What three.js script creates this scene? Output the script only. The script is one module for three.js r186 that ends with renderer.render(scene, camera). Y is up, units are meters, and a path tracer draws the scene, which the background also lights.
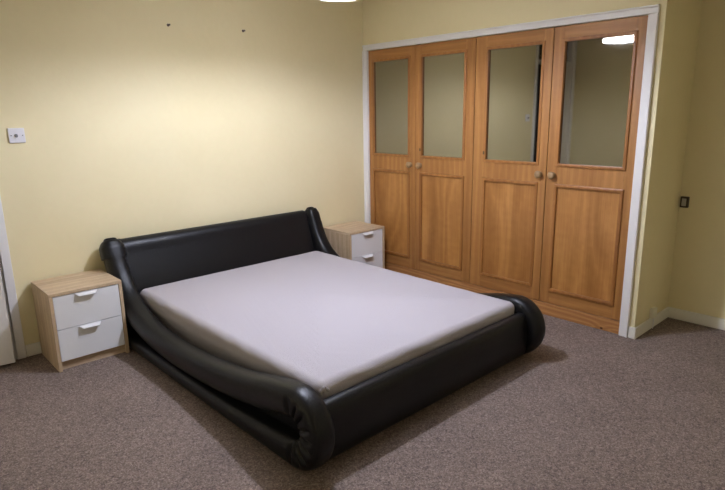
import * as THREE from 'three';
import { RoundedBoxGeometry } from 'three/addons/geometries/RoundedBoxGeometry.js';
import { mergeGeometries, mergeVertices } from 'three/addons/utils/BufferGeometryUtils.js';

// ---------------------------------------------------------------- camera, light, exposure
const scene = new THREE.Scene();
scene.background = new THREE.Color(0x000000);
const CAM = { pos: [-3.6358, 1.4681, 3.8871], yaw: 0.74521, pitch: 0.23063, roll: -0.01625, f: 565.87 };
const camera = new THREE.PerspectiveCamera(2 * Math.atan(245 / CAM.f) * 180 / Math.PI, 725 / 490, 0.05, 40);
{
  const { yaw, pitch, roll } = CAM;
  const F = new THREE.Vector3(Math.sin(yaw) * Math.cos(pitch), -Math.sin(pitch), -Math.cos(yaw) * Math.cos(pitch));
  const R = new THREE.Vector3(Math.cos(yaw), 0, Math.sin(yaw));
  const U = R.clone().cross(F);
  camera.position.set(...CAM.pos);
  camera.up.copy(U.multiplyScalar(Math.cos(roll)).addScaledVector(R, -Math.sin(roll)));
  camera.lookAt(camera.position.clone().add(F));
}
const LAMP = [-1.63, 2.045, 1.57];          // centre of the shade's lower rim
const BULB_CD = 5.9, BULB_COLOR = [1.0, 1.07, 1.36], BULB_SIZE = 1.2, EXPOSURE = 1.0;
const renderer = new THREE.WebGLRenderer();
renderer.toneMapping = THREE.LinearToneMapping;
renderer.toneMappingExposure = EXPOSURE;
renderer.shadowMap.enabled = true;

// ---------------------------------------------------------------- helpers
let seed = 1234567;
const rnd = () => { seed = (seed * 1664525 + 1013904223) >>> 0; return seed / 4294967296; };
const lerp = (a, b, t) => a + (b - a) * t;
const smooth = (a, b, x) => { const t = Math.min(1, Math.max(0, (x - a) / (b - a))); return t * t * (3 - 2 * t); };
const taken = {};
const numbered = n => { const k = taken[n] = (taken[n] ?? -1) + 1; return k ? `${n}_${String(k).padStart(3, '0')}` : n; };
function prep(o) { o.traverse(m => { if (m.isMesh) { m.castShadow = true; m.receiveShadow = true; } }); return o; }
function thing(name, label, category, pos = [0, 0, 0], group) {
  const o = new THREE.Group(); o.name = numbered(name); o.position.set(...pos);
  o.userData = { label, category }; if (group) o.userData.group = group;
  o.userData.origin = undefined; delete o.userData.origin;
  scene.add(o); return o;
}
const originOf = o => { const v = new THREE.Vector3(); for (let p = o; p && p !== scene; p = p.parent) v.add(p.position); return v; };
// geometry is given in room coordinates; it is shifted to the parent's origin
function part(parent, name, geos, mat, label) {
  const g = Array.isArray(geos) ? merge(geos) : geos;
  const v = originOf(parent); g.translate(-v.x, -v.y, -v.z);
  const m = new THREE.Mesh(g, mat); m.name = name; if (label) m.userData.label = label;
  m.castShadow = m.receiveShadow = true; parent.add(m); return m;
}
function solo(name, geos, mat, label, category, pos) {
  const g = Array.isArray(geos) ? merge(geos) : geos;
  if (pos) g.translate(-pos[0], -pos[1], -pos[2]);
  const m = new THREE.Mesh(g, mat); m.name = numbered(name); if (pos) m.position.set(...pos);
  m.userData = { label, category }; m.castShadow = m.receiveShadow = true; scene.add(m); return m;
}
function struct(name, geos, mat, label) {
  const g = Array.isArray(geos) ? merge(geos) : geos;
  const m = new THREE.Mesh(g, mat); m.name = name; m.userData = { kind: 'structure', label, category: name.split('_')[0] };
  m.castShadow = m.receiveShadow = true; scene.add(m); return m;
}
function merge(list) {
  return mergeGeometries(list.map(g => { g = g.index ? g.toNonIndexed() : g; for (const k of Object.keys(g.attributes)) if (!['position', 'normal', 'uv'].includes(k)) g.deleteAttribute(k); g.clearGroups(); g.morphAttributes = {}; return g; }));
}
// uv in metres; v runs along the grain axis (0 x, 1 y, 2 z)
function metric(g, grain = 1, ou = rnd() * 3, ov = rnd() * 3) {
  if (g.index) g = g.toNonIndexed();
  const p = g.attributes.position, uv = new Float32Array(p.count * 2);
  const a = new THREE.Vector3(), b = new THREE.Vector3(), c = new THREE.Vector3(), n = new THREE.Vector3();
  for (let i = 0; i < p.count; i += 3) {
    a.fromBufferAttribute(p, i); b.fromBufferAttribute(p, i + 1); c.fromBufferAttribute(p, i + 2);
    n.copy(b).sub(a).cross(c.clone().sub(a));
    const m = [Math.abs(n.x), Math.abs(n.y), Math.abs(n.z)]; const k = m.indexOf(Math.max(...m));
    const others = [0, 1, 2].filter(q => q !== k);
    let vAx = others.includes(grain) ? grain : others[1], uAx = others.find(q => q !== vAx);
    for (let j = 0; j < 3; j++) {
      uv[(i + j) * 2] = p.getComponent(i + j, uAx) + ou + k * 0.37; uv[(i + j) * 2 + 1] = p.getComponent(i + j, vAx) + ov;
    }
  }
  g.setAttribute('uv', new THREE.BufferAttribute(uv, 2)); return g;
}
// box from ranges, softly rounded edges
function box(x0, x1, y0, y1, z0, z1, r = 0.002, grain = 1) {
  const w = x1 - x0, h = y1 - y0, d = z1 - z0;
  const g = r > 0 ? new RoundedBoxGeometry(w, h, d, 2, Math.min(r, w / 2.01, h / 2.01, d / 2.01)) : new THREE.BoxGeometry(w, h, d);
  g.translate((x0 + x1) / 2, (y0 + y1) / 2, (z0 + z1) / 2);
  return metric(g, grain);
}
// extrude a 2D shape (u = z, v = y) towards -x, its back at xBack
function extrudeX(shape, xBack, depth, bevel = 0.003, grain = 1) {
  const g = new THREE.ExtrudeGeometry(shape, { depth: Math.max(1e-4, depth - bevel), bevelEnabled: bevel > 0, bevelSize: bevel, bevelThickness: bevel, bevelSegments: 2, bevelOffset: -bevel, curveSegments: 12 });
  g.rotateY(-Math.PI / 2); g.translate(xBack, 0, 0); return metric(g, grain);
}
function rectPath(z0, z1, y0, y1, cw) {
  const P = cw ? new THREE.Path() : new THREE.Shape();
  P.moveTo(z0, y0);
  if (cw) { P.lineTo(z0, y1); P.lineTo(z1, y1); P.lineTo(z1, y0); } else { P.lineTo(z1, y0); P.lineTo(z1, y1); P.lineTo(z0, y1); }
  P.closePath(); return P;
}
function ring(z0, z1, y0, y1, w, xBack, depth, bevel) {
  const s = rectPath(z0, z1, y0, y1); s.holes.push(rectPath(z0 + w, z1 - w, y0 + w, y1 - w, true));
  return extrudeX(s, xBack, depth, bevel);
}
// skin over a list of closed sections (each a list of [x,y,z]), ends capped
function skin(sections, cap = true, su = 1, sv = 1) {
  const n = sections.length, m = sections[0].length, pos = [], uv = [], idx = [];
  let along = 0;
  for (let i = 0; i < n; i++) {
    if (i) { const a = sections[i][0], b = sections[i - 1][0]; along += Math.hypot(a[0] - b[0], a[1] - b[1], a[2] - b[2]); }
    let around = 0;
    for (let j = 0; j <= m; j++) {
      const q = sections[i][j % m]; pos.push(...q);
      if (j) { const q0 = sections[i][j - 1]; around += Math.hypot(q[0] - q0[0], q[1] - q0[1], q[2] - q0[2]); }
      uv.push(around * su, along * sv);
    }
  }
  for (let i = 0; i < n - 1; i++) for (let j = 0; j < m; j++) {
    const a = i * (m + 1) + j, b = a + 1, c = a + m + 1, d = c + 1; idx.push(a, c, b, b, c, d);
  }
  if (cap) for (const [i, flip] of [[0, 0], [n - 1, 1]]) {
    const c = [0, 0, 0]; for (const q of sections[i]) for (let k = 0; k < 3; k++) c[k] += q[k] / m;
    const ci = pos.length / 3; pos.push(...c); uv.push(0, 0);
    for (let j = 0; j < m; j++) { const a = i * (m + 1) + j; flip ? idx.push(ci, a + 1, a) : idx.push(ci, a, a + 1); }
  }
  const g = new THREE.BufferGeometry();
  g.setAttribute('position', new THREE.Float32BufferAttribute(pos, 3)); g.setAttribute('uv', new THREE.Float32BufferAttribute(uv, 2)); g.setIndex(idx);
  g.computeVertexNormals();
  // weld normals along the seam
  const N = g.attributes.normal;
  for (let i = 0; i < n; i++) {
    const a = i * (m + 1), b = a + m; const v = new THREE.Vector3(N.getX(a) + N.getX(b), N.getY(a) + N.getY(b), N.getZ(a) + N.getZ(b)).normalize();
    N.setXYZ(a, v.x, v.y, v.z); N.setXYZ(b, v.x, v.y, v.z);
  }
  return g;
}
function fixFacing(g) { // outward faces: signed volume must be positive
  const p = g.attributes.position, ix = g.index.array; let V = 0;
  const a = new THREE.Vector3(), b = new THREE.Vector3(), c = new THREE.Vector3();
  for (let i = 0; i < ix.length; i += 3) { a.fromBufferAttribute(p, ix[i]); b.fromBufferAttribute(p, ix[i + 1]); c.fromBufferAttribute(p, ix[i + 2]); V += a.dot(b.cross(c)); }
  if (V < 0) { for (let i = 0; i < ix.length; i += 3) { const t = ix[i + 1]; ix[i + 1] = ix[i + 2]; ix[i + 2] = t; } const N = g.attributes.normal; for (let i = 0; i < N.array.length; i++) N.array[i] *= -1; }
  return g;
}

// ---------------------------------------------------------------- procedural textures
function hash(x, y, s) { let h = (x * 374761393 + y * 668265263 + s * 974634777) | 0; h = Math.imul(h ^ (h >>> 13), 1274126177); return ((h ^ (h >>> 16)) >>> 0) / 4294967296; }
function vnoise(x, y, px, py, s) { // tileable value noise, periods px, py cells
  const xi = Math.floor(x), yi = Math.floor(y), fx = x - xi, fy = y - yi, u = fx * fx * (3 - 2 * fx), v = fy * fy * (3 - 2 * fy);
  const w = (a, p) => ((a % p) + p) % p;
  return lerp(lerp(hash(w(xi, px), w(yi, py), s), hash(w(xi + 1, px), w(yi, py), s), u), lerp(hash(w(xi, px), w(yi + 1, py), s), hash(w(xi + 1, px), w(yi + 1, py), s), u), v);
}
const s2l = c => Math.pow(c / 255, 2.2);
function tex(w, h, fn, mx, my, srgb = true) { // fn(u,v) in 0..1 -> [r,g,b] 0..255; the tile covers mx by my metres
  const d = new Uint8Array(w * h * 4);
  for (let y = 0; y < h; y++) for (let x = 0; x < w; x++) {
    const c = fn(x / w, y / h); const i = (y * w + x) * 4;
    for (let k = 0; k < 3; k++) d[i + k] = Math.max(0, Math.min(255, Math.round(c[k]))); d[i + 3] = 255;
  }
  const t = new THREE.DataTexture(d, w, h, THREE.RGBAFormat); t.wrapS = t.wrapT = THREE.RepeatWrapping; t.magFilter = THREE.LinearFilter; t.minFilter = THREE.LinearMipmapLinearFilter; t.generateMipmaps = true;
  if (srgb) t.colorSpace = THREE.SRGBColorSpace; t.repeat.set(1 / mx, 1 / my); t.needsUpdate = true; return t;
}
const mix3 = (a, b, t) => a.map((q, i) => lerp(q, b[i], t));
const STD = o => new THREE.MeshStandardMaterial(o);
function rgb(r, g, b) { return new THREE.Color().setRGB(r, g, b); }

function woodTex(dark, light, sd, { flame = 0.6, fleck = 0.25, pores = 0.35, mx = 0.9, my = 2.2, rings = 16, w = 512, h = 1024 } = {}) {
  return tex(w, h, (u, v) => {
    const warp = vnoise(u * 4, v * 3, 4, 3, sd) * flame + vnoise(u * 9, v * 7, 9, 7, sd + 1) * flame * 0.25;
    const ringv = (u * rings + warp * 3.0) % 1;
    const band = Math.pow(Math.abs(ringv - 0.5) * 2, 1.4);
    const fine = vnoise(u * 150, v * 12, 150, 12, sd + 2), finer = vnoise(u * 256, v * 40, 256, 40, sd + 3);
    const board = vnoise(u * 6, v * 1, 6, 1, sd + 4);
    const fl = vnoise(u * 22 + vnoise(u * 5, v * 8, 5, 8, sd + 6) * 3, v * 90, 22, 90, sd + 5);
    let t = 0.5 + (band - 0.5) * 0.34 + (fine - 0.5) * pores + (finer - 0.5) * pores * 0.6 + (board - 0.5) * 0.55 + (fl - 0.5) * fleck;
    return mix3(dark, light, Math.max(0, Math.min(1, t)));
  }, mx, my);
}
const oakMap = woodTex([146, 96, 48], [188, 137, 77], 11, { fleck: 0.08, pores: 0.22, flame: 0.45 });
const oakPanelMap = woodTex([147, 96, 46], [196, 143, 80], 31, { flame: 0.9, fleck: 0.16, pores: 0.22, rings: 6, mx: 0.75, my: 2.6 });
const pineMap = (() => {
  const knots = [[0.3, 0.12], [0.62, 0.31], [0.45, 0.55], [0.7, 0.78], [0.25, 0.9]];
  return tex(256, 1024, (u, v) => {
    let kd = 9, bend = 0;
    for (const [a, b] of knots) { const dx = (u - a) * 0.2, dy = (v - b) * 1.4; const r = Math.hypot(dx, dy * 0.7); kd = Math.min(kd, r); bend += Math.exp(-(dx * dx + dy * dy * 0.4) / 0.0012) * 1.1 * Math.sign(dx + 1e-5); }
    const ringv = (u * 7 + bend + vnoise(u * 3, v * 5, 3, 5, 71) * 1.5) % 1;
    const t = 0.5 + (Math.pow(Math.abs(((ringv + 1) % 1) - 0.5) * 2, 1.5) - 0.5) * 0.5 + (vnoise(u * 90, v * 14, 90, 14, 72) - 0.5) * 0.3;
    let c = mix3([152, 100, 54], [204, 152, 96], Math.max(0, Math.min(1, t)));
    return mix3([78, 44, 22], c, smooth(0.004, 0.010, kd));
  }, 0.2, 1.4);
})();
const paleOakMap = woodTex([180, 152, 120], [220, 198, 166], 51, { flame: 0.35, fleck: 0.12, pores: 0.5, rings: 7, mx: 0.42, my: 1.0 });
const carpetCol = tex(1024, 1024, (u, v) => {
  const a = vnoise(u * 340, v * 340, 340, 340, 81), b = vnoise(u * 512, v * 512, 512, 512, 82), c = vnoise(u * 150, v * 150, 150, 150, 83), d = vnoise(u * 9, v * 9, 9, 9, 84), e = hash(Math.floor(u * 512), Math.floor(v * 512), 85);
  let t = 0.5 + (a - 0.5) * 0.6 + (b - 0.5) * 0.55 + (c - 0.5) * 0.28 + (d - 0.5) * 0.12;
  let col = mix3([88, 75, 69], [162, 144, 133], Math.max(0, Math.min(1, t)));
  if (e > 0.965) col = mix3(col, [196, 182, 172], 0.55); else if (e < 0.04) col = mix3(col, [58, 48, 44], 0.55);
  return col;
}, 1.7, 1.7);
const carpetBump = tex(1024, 1024, (u, v) => { const a = vnoise(u * 340, v * 340, 340, 340, 81), b = vnoise(u * 512, v * 512, 512, 512, 82); const t = 255 * (0.5 * a + 0.5 * b); return [t, t, t]; }, 1.7, 1.7, false);
const plasterBump = tex(512, 512, (u, v) => { const t = 255 * (0.55 * vnoise(u * 60, v * 60, 60, 60, 91) + 0.3 * vnoise(u * 170, v * 170, 170, 170, 92) + 0.15 * vnoise(u * 6, v * 6, 6, 6, 93)); return [t, t, t]; }, 1.6, 1.6, false);
const wallCol = tex(512, 512, (u, v) => {
  const t = 0.5 * vnoise(u * 5, v * 5, 5, 5, 94) + 0.3 * vnoise(u * 14, v * 14, 14, 14, 95) + 0.2 * vnoise(u * 90, v * 90, 90, 90, 96);
  return mix3([233, 220, 175], [240, 228, 186], t);
}, 2.6, 2.6);
const leatherBump = tex(512, 512, (u, v) => {
  const a = vnoise(u * 90, v * 90, 90, 90, 101), b = vnoise(u * 200, v * 200, 200, 200, 102), c = vnoise(u * 7, v * 7, 7, 7, 103);
  const t = 255 * (0.4 * (1 - Math.abs(a - 0.5) * 2) + 0.25 * b + 0.35 * c); return [t, t, t];
}, 0.45, 0.45, false);
const clothBump = tex(512, 512, (u, v) => { const t = 255 * (0.5 * vnoise(u * 250, v * 250, 250, 250, 111) + 0.5 * vnoise(u * 12, v * 5, 12, 5, 112)); return [t, t, t]; }, 0.6, 0.6, false);

const M = {
  wall: STD({ map: wallCol, bumpMap: plasterBump, bumpScale: 0.0006, roughness: 0.72 }),
  ceiling: STD({ color: rgb(0.92, 0.89, 0.80), bumpMap: plasterBump, bumpScale: 0.0015, roughness: 0.85 }),
  carpet: STD({ map: carpetCol, bumpMap: carpetBump, bumpScale: 0.004, roughness: 0.96 }),
  gloss: STD({ color: rgb(0.87, 0.85, 0.83), roughness: 0.28 }),
  doorPaint: STD({ color: rgb(0.82, 0.79, 0.76), roughness: 0.6 }),
  skirting: STD({ color: rgb(0.86, 0.83, 0.74), roughness: 0.35 }),
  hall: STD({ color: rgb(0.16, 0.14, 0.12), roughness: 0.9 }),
  oak: STD({ map: oakMap, roughness: 0.42 }),
  oakPanel: STD({ map: oakPanelMap, roughness: 0.4 }),
  pine: STD({ map: pineMap, roughness: 0.45 }),
  moulding: STD({ map: oakMap, color: rgb(0.88, 0.80, 0.74), roughness: 0.38 }),
  knob: STD({ color: rgb(0.33, 0.21, 0.10), roughness: 0.3 }),
  mirror: STD({ color: rgb(0.34, 0.325, 0.28), metalness: 1, roughness: 0.03 }),
  brass: STD({ color: rgb(0.12, 0.08, 0.04), metalness: 0.6, roughness: 0.5 }),
  paleOak: STD({ map: paleOakMap, roughness: 0.5 }),
  whiteFront: STD({ color: rgb(0.86, 0.86, 0.87), roughness: 0.35 }),
  whiteMetal: STD({ color: rgb(0.85, 0.85, 0.86), roughness: 0.35 }),
  recess: STD({ color: rgb(0.05, 0.04, 0.035), roughness: 0.9 }),
  leather: new THREE.MeshPhysicalMaterial({ color: rgb(0.006, 0.006, 0.007), bumpMap: leatherBump, bumpScale: 0.0010, roughness: 0.36, specularIntensity: 0.6 }),
  sheet: new THREE.MeshPhysicalMaterial({ color: rgb(0.49, 0.455, 0.48), bumpMap: clothBump, bumpScale: 0.0015, roughness: 0.9, sheen: 0.25, sheenColor: rgb(0.6, 0.58, 0.62), sheenRoughness: 0.6 }),
  sheetPlain: STD({ color: rgb(0.49, 0.455, 0.48), roughness: 0.9 }),
  plastic: STD({ color: rgb(0.82, 0.81, 0.84), roughness: 0.3 }),
  creamPlastic: STD({ color: rgb(0.84, 0.80, 0.64), roughness: 0.4 }),
  greyPlastic: STD({ color: rgb(0.18, 0.18, 0.19), roughness: 0.4 }),
  bronze: STD({ color: rgb(0.06, 0.045, 0.03), metalness: 0.5, roughness: 0.45 }),
  steel: STD({ color: rgb(0.45, 0.42, 0.40), metalness: 0.9, roughness: 0.3 }),
  screw: STD({ color: rgb(0.12, 0.09, 0.07), roughness: 0.6 }),
};

// ---------------------------------------------------------------- the room
const XL = -3.9, XA = 0.574, ZF = 4.2, H = 2.5, T = 0.12, ZE = 2.543;   // left wall, alcove wall, wall behind the camera, ceiling, thickness, wardrobe's end
const DX0 = -3.80, DX1 = -3.0;                                         // bedroom door opening
struct('floor', box(XL - T, XA + T, -0.1, 0, -1.4, ZF + T, 0, 2), M.carpet, 'speckled grey brown fitted carpet over the whole floor');
struct('ceiling', box(XL - T, XA + T, H, H + 0.1, -1.4, ZF + T, 0), M.ceiling, 'white ceiling above the bedroom');
struct('wall_back', [box(DX1, XA + T, 0, H, -T, 0, 0), box(XL - T, DX0, 0, H, -T, 0, 0), box(DX0, DX1, 2.40, H, -T, 0, 0)], M.wall, 'cream yellow painted wall behind the bed');
struct('wall_left', box(XL - T, XL, 0, H, 0, ZF, 0), M.wall, 'cream yellow painted side wall opposite the wardrobe');
struct('wall_front', box(XL - T, XA + T, 0, H, ZF, ZF + T, 0), M.wall, 'cream yellow painted wall behind the viewer');
struct('wall_wardrobe', [box(0, 0.10, 2.02, H, 0, ZE, 0), box(0, 0.10, 0, 2.02, 2.47, ZE, 0), box(0, 0.10, 0, 2.02, 0, 0.035, 0)], M.wall, 'cream wall strip around and above the fitted wardrobe');
struct('wall_return', box(0.10, XA, 0, H, ZE - 0.08, ZE, 0), M.wall, 'short cream wall turning into the alcove beside the wardrobe');
struct('wall_alcove', box(XA, XA + T, 0, H, 0, ZF, 0), M.wall, 'cream wall at the back of the alcove right of the wardrobe');
struct('wall_hall', [box(XL - T, XL, 0, H, -1.4, -T, 0), box(XL, -2.2, 0, H, -1.4, -1.3, 0), box(-2.3, -2.2, 0, H, -1.3, -T, 0)], M.hall, 'unlit hallway behind the ajar door');

// skirting boards with a rounded top
function skirt(name, label, pts, h = 0.078, t = 0.014) { // pts: runs [x0,x1,z0,z1] as boxes
  const list = pts.map(([x0, x1, z0, z1]) => box(x0, x1, 0, h, z0, z1, 0.005));
  struct(name, list, M.skirting, label);
}
skirt('baseboard_back', 'white skirting board along the wall behind the bed', [[-2.948, -0.001, 0, 0.013]]);
skirt('baseboard_return', 'white skirting board on the short alcove return', [[-0.013, XA, ZE, ZE + 0.014], [-0.014, 0.0, 2.51, ZE + 0.014]]);
skirt('baseboard_alcove', 'white skirting board at the back of the alcove', [[XA - 0.014, XA, ZE + 0.014, ZF]]);
skirt('baseboard_left', 'white skirting board along the left wall', [[XL, XL + 0.014, 0, ZF]]);

// white architrave round the wardrobe: flat board with a raised outer bead
function board(name, label, z0, z1, y0, y1, beadSide) {
  const list = [box(-0.016, 0.012, y0, y1, z0, z1, 0.004)];
  const b = 0.014;
  if (beadSide === 'z1') list.push(box(-0.023, -0.01, y0, y1, z1 - b, z1, 0.005));
  if (beadSide === 'z0') list.push(box(-0.023, -0.01, y0, y1, z0, z0 + b, 0.005));
  if (beadSide === 'y1') list.push(box(-0.023, -0.01, y1 - b, y1, z0, z1, 0.005));
  struct(name, list, M.gloss, label);
}
board('trim_1', 'white painted head of the wardrobe frame', 0.004, 2.508, 1.997, 2.045, 'y1');
board('trim_2', 'white painted upright of the wardrobe frame by the bed wall', 0.004, 0.058, 0, 1.997, 'z0');
board('trim_3', 'white painted upright of the wardrobe frame by the alcove', 2.450, 2.508, 0, 1.997, 'z1');

// bedroom door in the bed wall, slightly ajar, with a dark glass light above it
struct('trim_4', [box(DX1, DX1 + 0.05, 0, 2.44, 0, 0.016, 0.004), box(DX0 - 0.07, DX0, 0, 2.44, 0, 0.016, 0.004), box(DX0, DX1, 2.40, 2.44, 0, 0.016, 0.004)], M.gloss, 'white architrave around the bedroom door');
struct('trim_5', [box(DX1 - 0.022, DX1, 0, 2.40, -T, 0.001, 0.002), box(DX0, DX0 + 0.022, 0, 2.40, -T, 0.001, 0.002), box(DX0, DX1, 2.035, 2.075, -T, 0.004, 0.002), box(DX0, DX1, 2.378, 2.40, -T, 0.001, 0.002)], M.gloss, 'white door lining with a rail above the door');
struct('window_1', box(DX0 + 0.022, DX1 - 0.022, 2.075, 2.378, -0.07, -0.064, 0), new THREE.MeshPhysicalMaterial({ color: rgb(0.9, 0.9, 0.9), transmission: 1, roughness: 0.05, thickness: 0 }), 'dark glass light above the bedroom door');
{
  const door = new THREE.Group(); door.name = 'door_1'; door.userData = { kind: 'structure', label: 'white painted bedroom door standing slightly ajar', category: 'door' };
  door.position.set(DX0 + 0.024, 0.02, -0.036); scene.add(door);
  const o = [DX0 + 0.024, 0.02, -0.036], w = 0.76;
  const leaf = part(door, 'door_leaf', box(o[0], o[0] + w, o[1], o[1] + 2.008, o[2], o[2] + 0.038, 0.003), M.doorPaint);
  const hp = [];
  const rose = new THREE.CylinderGeometry(0.024, 0.026, 0.008, 24); rose.rotateX(Math.PI / 2); rose.translate(o[0] + w - 0.06, 1.0, o[2] + 0.042);
  const neck = new THREE.CylinderGeometry(0.008, 0.008, 0.04, 16); neck.rotateX(Math.PI / 2); neck.translate(o[0] + w - 0.06, 1.0, o[2] + 0.06);
  hp.push(rose, neck, box(o[0] + w - 0.17, o[0] + w - 0.052, 0.99, 1.01, o[2] + 0.07, o[2] + 0.086, 0.007));
  part(leaf, 'door_handle', hp, M.steel, 'metal lever handle');
  door.rotation.y = -0.131;
}

// ---------------------------------------------------------------- fitted wardrobe
{
  const W = thing('fitted_wardrobe', 'fitted oak wardrobe with four mirrored panel doors in a white frame', 'wardrobe', [0.02, 0, 1.25]);
  const doors = [[0.061, 0.623], [0.627, 1.221], [1.228, 1.8475], [1.8535, 2.447]];
  const panes = [[0.115, 0.553], [0.688, 1.132], [1.330, 1.778], [1.928, 2.384]];
  const labels = ['oak wardrobe door nearest the bed wall', 'second oak wardrobe door from the bed wall', 'third oak wardrobe door from the bed wall', 'oak wardrobe door nearest the alcove'];
  const yb = 0.095, yt = 1.994, m0 = 1.094, m1 = 1.905, p0 = 0.197, p1 = 0.952, x1 = 0.025, e = 0.002;
  doors.forEach(([a, b], i) => {
    const [s, t] = panes[i];
    const x0 = i === 2 ? 0.0005 : 0.003, tilt = i === 2 ? 0.0065 : 0;
    const D = part(W, 'door', [
      box(x0, x1, yb, yt, a, s, e, 1), box(x0, x1, yb, yt, t, b, e, 1),
      box(x0 + 0.0004, x1, m1, yt, s, t, 0, 2), box(x0 + 0.0004, x1, p1, m0, s, t, 0, 1), box(x0 + 0.0004, x1, yb, p0, s, t, 0, 2),
    ], M.oak, labels[i]);
    part(D, 'mirror', box(0.012, 0.016, m0 - 0.004, m1 + 0.004, s - 0.004, t + 0.004, 0), M.mirror, 'dim mirror pane');
    part(D, 'mirror_moulding', ring(s - 0.012, t + 0.012, m0 - 0.012, m1 + 0.012, 0.022, 0.013, 0.019, 0.005), M.moulding);
    part(D, 'panel', box(0.009, 0.018, p0 - 0.004, p1 + 0.004, s - 0.004, t + 0.004, 0, 1), M.oakPanel, 'figured oak panel');
    part(D, 'panel_moulding', ring(s - 0.012, t + 0.012, p0 - 0.012, p1 + 0.012, 0.024, 0.012, 0.019, 0.005), M.moulding);
    const kz = [0.573, 0.683, 1.802, 1.905][i];
    const prof = [[0, 0.036], [0.008, 0.0355], [0.014, 0.032], [0.0175, 0.026], [0.0165, 0.0195], [0.011, 0.014], [0.0085, 0.009], [0.012, 0.004], [0.0135, 0]].reverse().map(q => new THREE.Vector2(...q));
    const k = new THREE.LatheGeometry(prof, 24); k.scale(1.5, 1.25, 1.5); k.rotateZ(Math.PI / 2); k.translate(x0, 1.022, kz);
    part(D, 'knob', k, M.knob, 'round turned wooden knob');
    if (i === 1 || i === 2) part(D, 'mirror_clip', box(-0.008, 0.004, 1.14, 1.165, s - 0.012, s + 0.004, 0.003), M.brass, 'small dark catch beside the mirror');
    if (tilt) { // this leaf sits a few millimetres out of line at its hinge edge
      const hx = x0 - 0.02, hz = a - 1.25; D.rotation.y = tilt;
      D.position.set(hx - (hx * Math.cos(tilt) + hz * Math.sin(tilt)), 0, hz - (-hx * Math.sin(tilt) + hz * Math.cos(tilt)));
    }
  });
  part(W, 'plinth', box(0.0, 0.022, 0.0, 0.089, 0.06, 2.448, 0.003, 2), M.pine, 'knotty pine plinth board');
  part(W, 'carcass', [box(0.03, 0.05, 0.1, 2.0, 0.60, 0.645, 0), box(0.03, 0.05, 0.1, 2.0, 1.2, 1.245, 0), box(0.03, 0.05, 0.1, 2.0, 1.835, 1.88, 0), box(0.03, 0.55, 0.08, 0.1, 0.06, 2.45, 0)], M.recess);
}

// ---------------------------------------------------------------- bed
const BX0 = -2.445, BX1 = -0.672, RW = 0.064;
const PATH = (() => { // [z, y, half thickness] down the side: headboard, sweep, curl at the foot, back along the floor
  const P = [[0.100, 0.678, 0.006], [0.100, 0.676, 0.03], [0.103, 0.665, 0.050], [0.110, 0.63, 0.064], [0.126, 0.575, 0.070], [0.154, 0.50, 0.072], [0.202, 0.41, 0.073], [0.285, 0.318, 0.072], [0.41, 0.245, 0.070], [0.60, 0.190, 0.069], [0.88, 0.163, 0.069], [1.18, 0.166, 0.070], [1.48, 0.189, 0.071], [1.76, 0.228, 0.073], [1.98, 0.276, 0.074]];
  const cz = 2.12, cy = 0.187, R = 0.117;
  for (let a = 85; a >= -90; a -= 12.5) P.push([cz + R * Math.cos(a * Math.PI / 180), cy + R * Math.sin(a * Math.PI / 180), 0.068]);
  P.push([1.97, 0.064, 0.060], [1.7, 0.054, 0.051], [1.3, 0.046, 0.0435], [0.8, 0.046, 0.0435], [0.4, 0.046, 0.0435], [0.16, 0.046, 0.0435], [0.10, 0.046, 0.040], [0.09, 0.046, 0.02]);
  return P;
})();
function rail(cx, out) { // out = -1: outer side towards -x
  const curve = new THREE.CatmullRomCurve3(PATH.map(p => new THREE.Vector3(p[2] * 10, p[1], p[0])), false, 'centripetal');
  const pts = []; const n = 520;
  for (let i = 0; i <= n; i++) pts.push(curve.getPoint(i / n));
  const secs = [], m = 44;
  for (let i = 0; i <= n; i++) {
    const p = pts[i], q0 = pts[Math.max(0, i - 1)], q1 = pts[Math.min(n, i + 1)];
    let tz = q1.z - q0.z, ty = q1.y - q0.y; const L = Math.hypot(tz, ty) || 1; tz /= L; ty /= L;
    if (i < 6) { tz = 0.1; ty = -0.99; }
    // outward normal of the loop (up over the upper run, forward at the curl)
    const NZ = -ty, NY = tz;
    const b = p.x / 10;
    const ang = Math.atan2(p.y - 0.187, p.z - 2.12);
    const inCurl = p.z > 2.02 ? smooth(2.02, 2.09, p.z) * smooth(1.95, 1.45, Math.abs(ang)) : 0;
    const capx = i < 60 ? lerp(0.5, out > 0 ? 1.2 : 0.95, Math.sqrt(Math.min(1, Math.max(0, (0.68 - p.y) / 0.05)))) : 1; const flare = p.z < 0.4 && p.y > 0.3 ? (out > 0 ? 0.010 : 0.0) * smooth(0.35, 0.62, p.y) : 0;
    const sec = [];
    for (let j = 0; j < m; j++) {
      const th = j / m * Math.PI * 2; const c = Math.cos(th), s = Math.sin(th), e = 2 / 2.7;
      let X = Math.sign(c) * Math.pow(Math.abs(c), e), N = Math.sign(s) * Math.pow(Math.abs(s), e);
      let dx, dn;
      // gathered pleats on the outer inside edge of the curl
      const dth = Math.atan2(Math.sin(th + 0.26), Math.cos(th + 0.26)); const w = Math.exp(-Math.pow(dth / 0.6, 4)) * inCurl;
      const amp = -0.017 * w * Math.pow(1 - Math.abs(Math.sin(ang * 8 + 0.25 * Math.sin(ang * 6))), 1.3);
      dx = X * (RW * capx + amp) + flare; dn = N * (b + amp * 0.8);
      sec.push([cx - out * dx, p.y + NY * dn, p.z + NZ * dn]);
    }
    secs.push(sec);
  }
  return fixFacing(skin(secs, true));
}
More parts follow.
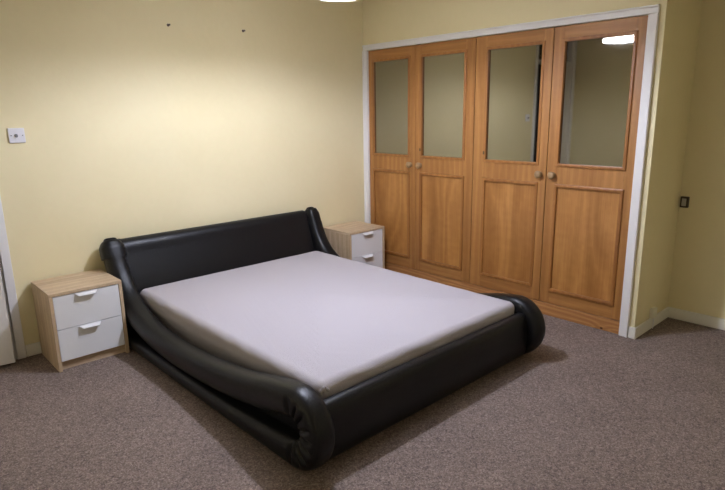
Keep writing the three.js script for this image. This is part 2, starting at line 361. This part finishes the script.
// cushion: a closed profile in (z, y) carried along x, drawn in at both ends
function cushion(prof, xa, xb, round, n = 60) {
  const cv = new THREE.CatmullRomCurve3(prof.map(([z, y]) => new THREE.Vector3(0, y, z)), true, 'centripetal'); const pp = cv.getPoints(90).slice(0, 90);
  const cz = pp.reduce((s, p) => s + p.z, 0) / 90, cy = pp.reduce((s, p) => s + p.y, 0) / 90;
  const secs = [];
  for (let i = 0; i <= n; i++) {
    const u = i / n, x = xa + (xb - xa) * (0.5 - 0.5 * Math.cos(Math.PI * u)); const d = Math.min(x - xa, xb - x);
    const k = d < round ? round * (1 - Math.sqrt(Math.max(0, 1 - Math.pow(1 - d / round, 2)))) : 0;
    secs.push(pp.map(p => { const dz = p.z - cz, dy = p.y - cy, L = Math.hypot(dz, dy); const f = Math.max(0.02, (L - k) / L); return [x, cy + dy * f, cz + dz * f]; }));
  }
  return fixFacing(skin(secs, true));
}
{
  const B = thing('bed_frame', 'black faux leather bed frame with curved padded side rails and low headboard', 'bed', [(BX0 + BX1) / 2, 0, 1.15]);
  const inner = PATH.map(([z, y]) => new THREE.Vector2(z, y));
  for (const [cx, out, lab] of [[BX0 + RW, 1, 'padded side rail by the two-drawer chest near the door, with gathered pleats at the curl'], [BX1 - RW, -1, 'padded side rail on the wardrobe side']]) {
    const R = part(B, 'side_rail', rail(cx, out), M.leather, lab);
    const sh = new THREE.Shape(inner); const g = new THREE.ExtrudeGeometry(sh, { depth: 0.03, bevelEnabled: false }); g.rotateY(-Math.PI / 2); g.translate(out > 0 ? cx + 0.05 : cx - 0.02, 0, 0);
    part(R, 'side_panel', metric(g), M.leather);
  }
  part(B, 'headboard', cushion([[0.07, 0.05], [0.045, 0.35], [0.035, 0.60], [0.042, 0.650], [0.066, 0.668], [0.100, 0.659], [0.122, 0.634], [0.142, 0.57], [0.172, 0.48], [0.202, 0.39], [0.217, 0.33], [0.212, 0.27], [0.20, 0.06]], BX0 + 2 * RW - 0.022, BX1 - 2 * RW + 0.02, 0.022), M.leather, 'wide padded headboard panel');
  part(B, 'footboard', cushion([[2.155, 0.03], [2.152, 0.15], [2.154, 0.268], [2.168, 0.292], [2.198, 0.294], [2.222, 0.276], [2.236, 0.20], [2.236, 0.12], [2.222, 0.045], [2.198, 0.022]], BX0 + 2 * RW - 0.012, BX1 - 2 * RW + 0.012, 0.008), M.leather, 'padded panel across the foot of the bed');
  part(B, 'mattress_base', box(BX0 + 2 * RW - 0.02, BX1 - 2 * RW + 0.02, 0.05, 0.08, 0.19, 2.16, 0.004), M.recess);
  part(B, 'foot', [box(-2.0, -1.95, 0, 0.05, 0.4, 0.45, 0.004), box(-1.1, -1.05, 0, 0.05, 0.4, 0.45, 0.004), box(-2.0, -1.95, 0, 0.05, 1.9, 1.95, 0.004), box(-1.1, -1.05, 0, 0.05, 1.9, 1.95, 0.004)], M.recess);
}
// mattress in a fitted sheet
{
  const x0 = BX0 + 2 * RW + 0.018, x1 = BX1 - 2 * RW + 0.022, z0 = 0.224, z1 = 2.15, y0 = 0.081, y1 = 0.350;
  const Mt = thing('mattress', 'mattress in a smooth lilac grey fitted sheet on the black bed', 'mattress', [(x0 + x1) / 2, y0, (z0 + z1) / 2]);
  // superellipse-like slab with rounded corners and edges
  const nx = 90, nz = 110, secs = []; const rc = 0.045, re = 0.042;
  const outline = []; const seg = 12;
  const corner = (cx, cz, a0) => { for (let k = 0; k <= seg; k++) { const a = a0 + k / seg * Math.PI / 2; outline.push([cx + rc * Math.cos(a), cz + rc * Math.sin(a), Math.cos(a), Math.sin(a)]); } };
  const edge = (a, b, n) => { for (let k = 1; k < n; k++) { const t = k / n; outline.push([lerp(a[0], b[0], t), lerp(a[1], b[1], t), a[2], a[3]]); } };
  corner(x1 - rc, z1 - rc, 0); edge(outline.at(-1), [x0 + rc, z1, 0, 1], 50); corner(x0 + rc, z1 - rc, Math.PI / 2); edge(outline.at(-1), [x0, z0 + rc, -1, 0], 60);
  corner(x0 + rc, z0 + rc, Math.PI); edge(outline.at(-1), [x1 - rc, z0, 0, -1], 50); corner(x1 - rc, z0 + rc, Math.PI * 1.5); edge(outline.at(-1), [x1, z1 - rc, 1, 0], 60);
  const lev = []; // [inset, y]
  for (let k = 0; k <= 6; k++) { const a = -Math.PI / 2 + k / 6 * Math.PI / 2; lev.push([0.03 * (1 - Math.cos(a)), y0 + 0.03 + 0.03 * Math.sin(a)]); }
  for (let k = 1; k < 8; k++) lev.push([0.003 * Math.sin(k / 8 * 6.28), lerp(y0 + 0.03, y1 - re, k / 8)]);
  for (let k = 0; k <= 10; k++) { const a = k / 10 * Math.PI / 2; lev.push([re * (1 - Math.cos(a)), y1 - re + re * Math.sin(a)]); }
  const cxm = (x0 + x1) / 2, czm = (z0 + z1) / 2;
  for (const [ins, y] of lev) secs.push(outline.map(([x, z, ax, az]) => {
    const rip = 0.0022 * Math.sin(x * 23 + z * 31 + y * 60) * Math.sin((x + z) * 7 + 1);
    const tuck = 0.022 * (1 - smooth(0.2, 0.29, y)); // the sheet draws in under the overhanging top edge
    return [x - ax * (ins + tuck - rip), y, z - az * (ins - rip)];
  }));
  for (let k = 1; k <= 16; k++) { const f = 1 - k / 16.5; secs.push(outline.map(([x, z, ax, az]) => { const X = cxm + (x - ax * re - cxm) * f, Z = czm + (z - az * re - czm) * f; return [X, y1 + 0.008 * (1 - f) + 0.0016 * Math.sin(X * 9 + Z * 4) * Math.sin(Z * 7 - X * 3) * (1 - f), Z]; })); }
  part(Mt, 'fitted_sheet', fixFacing(skin(secs, true)), M.sheet);
  // gathered corner at the foot
  const gs = [];
  for (let k = 0; k < 5; k++) { const c = new THREE.SphereGeometry(0.011, 14, 10); c.scale(0.6 + 0.1 * (k % 3), 1.25, 0.6); c.rotateZ((k - 2) * 0.35); c.translate(x0 + 0.020 + k * 0.007, y1 - 0.034 + 0.006 * (k % 2), z1 - 0.008 + 0.003 * k); gs.push(c); }
  part(Mt, 'corner_gather', gs, M.sheetPlain, 'puckered sheet corner');
}

// ---------------------------------------------------------------- bedside chests
function chest(x0, zf, label) {
  const w = 0.412, d = 0.382, h = 0.48, t = 0.019, x1 = x0 + w, zb = zf - d;
  const C = thing('bedside_chest', label, 'nightstand', [(x0 + x1) / 2, 0, (zf + zb) / 2], 'pale oak bedside chests either side of the bed');
  part(C, 'side_panel', box(x0, x0 + t, 0, h - t, zb, zf, 0.0015, 1), M.paleOak);
  part(C, 'side_panel', box(x1 - t, x1, 0, h - t, zb, zf, 0.0015, 1), M.paleOak);
  part(C, 'top', box(x0, x1, h - t, h, zb, zf, 0.0015, 0), M.paleOak);
  part(C, 'back_panel', box(x0 + t, x1 - t, 0.03, h - t, zb + 0.004, zb + 0.012, 0), M.whiteFront);
  part(C, 'plinth', box(x0 + t, x1 - t, 0.0, 0.050, zf - 0.045, zf - 0.03, 0.001, 0), M.paleOak);
  part(C, 'bottom_panel', box(x0 + t, x1 - t, 0.048, 0.056, zb + 0.012, zf - 0.014, 0, 0), M.paleOak);
  const fr = zf - 0.004;
  for (const [ya, yb] of [[0.060, 0.2535], [0.2575, 0.4565]]) {
    const D = part(C, 'drawer', [box(x0 + t + 0.002, x1 - t - 0.002, ya, yb, fr - 0.016, fr, 0.0015), box(x0 + t + 0.012, x1 - t - 0.012, ya + 0.01, yb - 0.04, zb + 0.02, fr - 0.016, 0)], M.whiteFront, 'white drawer front');
    // folded tab pull: leaves the top edge, slopes out and down, with slanted ends
    const cx = (x0 + x1) / 2 - 0.004, hw = 0.064, hb = 0.046, yt = yb - 0.001, dz = 0.030, dy = 0.013, th = 0.0028;
    const secs = [];
    for (const [k, wv] of [[0, hw], [0.3, hw - 0.004], [1, hb]]) {
      const y = yt - dy * k * k, z = fr + dz * k;
      secs.push([[cx - wv, y, z], [cx + wv, y, z], [cx + wv, y - th, z - 0.001 * k], [cx - wv, y - th, z - 0.001 * k]]);
    }
    const tab = fixFacing(skin(secs, true)); const tab2 = tab.toNonIndexed(); tab2.computeVertexNormals();
    part(D, 'handle', [metric(tab2), box(cx - hw, cx + hw, yt - 0.003, yt + 0.0006, fr - 0.012, fr + 0.002, 0.0008)], M.whiteMetal, 'white folded metal pull');
  }
  return C;
}
chest(-2.866, 0.402, 'pale oak two drawer bedside chest standing near the bedroom door');
chest(-0.562, 0.400, 'pale oak two drawer bedside chest between the bed and wardrobe');

// ---------------------------------------------------------------- ceiling pendant
{
  const [lx, ly, lz] = LAMP;
  const L = thing('pendant_lamp', 'pendant lamp with round fabric shade hanging above the bed', 'lamp', [lx, ly, lz]);
  const r0 = 0.145, r1 = 0.143, hh = 0.105;
  const prof = [[r0, 0], [r0 + 0.0015, 0], [r1 + 0.0015, hh], [r1, hh]].map(q => new THREE.Vector2(...q)); prof.push(prof[0].clone());
  const sg = new THREE.LatheGeometry(prof, 64).toNonIndexed(); sg.computeVertexNormals(); sg.translate(lx, ly, lz);
  const shade = part(L, 'lamp_shade', sg, new THREE.MeshPhysicalMaterial({ color: rgb(0.85, 0.82, 0.76), roughness: 0.95, transmission: 0.55, thickness: 0 }));
  const rims = [[r0, 0.0], [r1, hh]].map(([r, y]) => { const t = new THREE.TorusGeometry(r + 0.001, 0.0025, 8, 64); t.rotateX(Math.PI / 2); t.translate(lx, ly + y, lz); return t; });
  part(shade, 'rim', rims, M.whiteMetal);
  const sp = [];
  for (let k = 0; k < 3; k++) { const g = new THREE.CylinderGeometry(0.0015, 0.0015, r1 - 0.02, 6); g.rotateZ(Math.PI / 2); g.translate((r1 + 0.02) / 2, 0, 0); g.rotateY(k * Math.PI * 2 / 3); g.translate(lx, ly + hh - 0.01, lz); sp.push(g); }
  part(L, 'spider', sp, M.whiteMetal);
  const hold = new THREE.CylinderGeometry(0.02, 0.02, 0.07, 20); hold.translate(lx, ly + 0.12, lz);
  part(L, 'lamp_holder', hold, M.plastic);
  const cord = new THREE.CylinderGeometry(0.003, 0.003, H - ly - 0.15, 8); cord.translate(lx, (H + ly + 0.15) / 2, lz);
  part(L, 'cord', cord, M.plastic);
  const rose = new THREE.CylinderGeometry(0.035, 0.05, 0.025, 28); rose.translate(lx, H - 0.0125, lz);
  part(L, 'ceiling_rose', rose, M.plastic);
  const bp = [[0.0001, 0], [0.014, 0.003], [0.024, 0.011], [0.030, 0.025], [0.030, 0.038], [0.025, 0.055], [0.017, 0.078], [0.014, 0.09]].map(q => new THREE.Vector2(...q));
  const bg = new THREE.LatheGeometry(bp, 32); bg.translate(lx, ly - 0.002, lz);
  part(L, 'bulb', bg, STD({ color: rgb(1, 1, 1), emissive: rgb(1, 0.96, 1), emissiveIntensity: 3, roughness: 0.4 }), 'glowing white bulb');
  const pl = new THREE.PointLight(rgb(...BULB_COLOR), BULB_CD, 0, 2); pl.position.set(0, 0.033, 0); pl.name = 'bulb_light'; pl.castShadow = true; pl.shadow.radius = BULB_SIZE; pl.shadow.mapSize.set(2048, 2048); pl.shadow.camera.near = 0.01; L.add(pl);
}

// ---------------------------------------------------------------- small fittings
{
  const S = thing('light_switch', 'white square light switch plate on the cream wall near the door', 'switch', [-2.818, 1.366, 0]);
  const [cx, cy] = [-2.818, 1.366];
  const plate = part(S, 'switch_plate', box(cx - 0.043, cx + 0.043, cy - 0.043, cy + 0.043, 0.0, 0.012, 0.004), M.plastic);
  const tg = new THREE.CylinderGeometry(0.006, 0.010, 0.016, 16); tg.rotateX(Math.PI / 2 + 0.35); tg.translate(cx - 0.004, cy - 0.003, 0.018);
  part(S, 'toggle', tg, M.greyPlastic, 'small grey toggle');
  for (const s of [-1, 1]) { const c = new THREE.CylinderGeometry(0.0035, 0.0035, 0.002, 12); c.rotateX(Math.PI / 2); c.translate(cx + s * 0.030, cy, 0.0125); part(plate, 'screw', c, M.greyPlastic); }
}
for (const [x, y, lab] of [[-1.815, 2.065, 'left of two small screws high on the wall above the headboard'], [-1.23, 2.073, 'right of two small screws high on the wall above the headboard']]) {
  const plug = new THREE.CylinderGeometry(0.008, 0.0095, 0.006, 14); plug.rotateX(Math.PI / 2); plug.translate(x, y, 0.003);
  const stem = new THREE.CylinderGeometry(0.0035, 0.0035, 0.02, 10); stem.rotateX(Math.PI / 2); stem.translate(x, y, 0.012);
  const head = new THREE.SphereGeometry(0.0065, 12, 8); head.translate(x, y, 0.022);
  solo('wall_screw', [plug, stem, head], M.screw, lab, 'screw', [x, y, 0]);
}
{
  const z0 = 2.553, z1 = 2.603, y0 = 0.80, y1 = 0.875;
  const S = thing('metal_wall_socket', 'small dark metal fitting with silver face on the alcove wall', 'socket', [XA, 0.837, 2.578]);
  part(S, 'surround', box(XA - 0.026, XA, y0, y1, z0, z1, 0.004), M.bronze);
  part(S, 'face', box(XA - 0.030, XA - 0.024, y0 + 0.012, y1 - 0.012, z0 + 0.011, z1 - 0.011, 0.003), M.steel, 'silver face plate');
}
{
  const S = thing('cable_outlet', 'small cream cable outlet box above the alcove skirting board', 'outlet', [0.262, 0.1, ZE]);
  const b = part(S, 'outlet_box', box(0.228, 0.296, 0.079, 0.148, ZE, ZE + 0.028, 0.006), M.creamPlastic);
  const cv = new THREE.CatmullRomCurve3([[0.262, 0.082, ZE + 0.02], [0.262, 0.06, ZE + 0.021], [0.263, 0.03, ZE + 0.02], [0.262, 0.001, ZE + 0.019]].map(q => new THREE.Vector3(...q)));
  part(S, 'cable', new THREE.TubeGeometry(cv, 20, 0.003, 8), M.plastic, 'white cable stub');
}

prep(scene);
renderer.render(scene, camera);
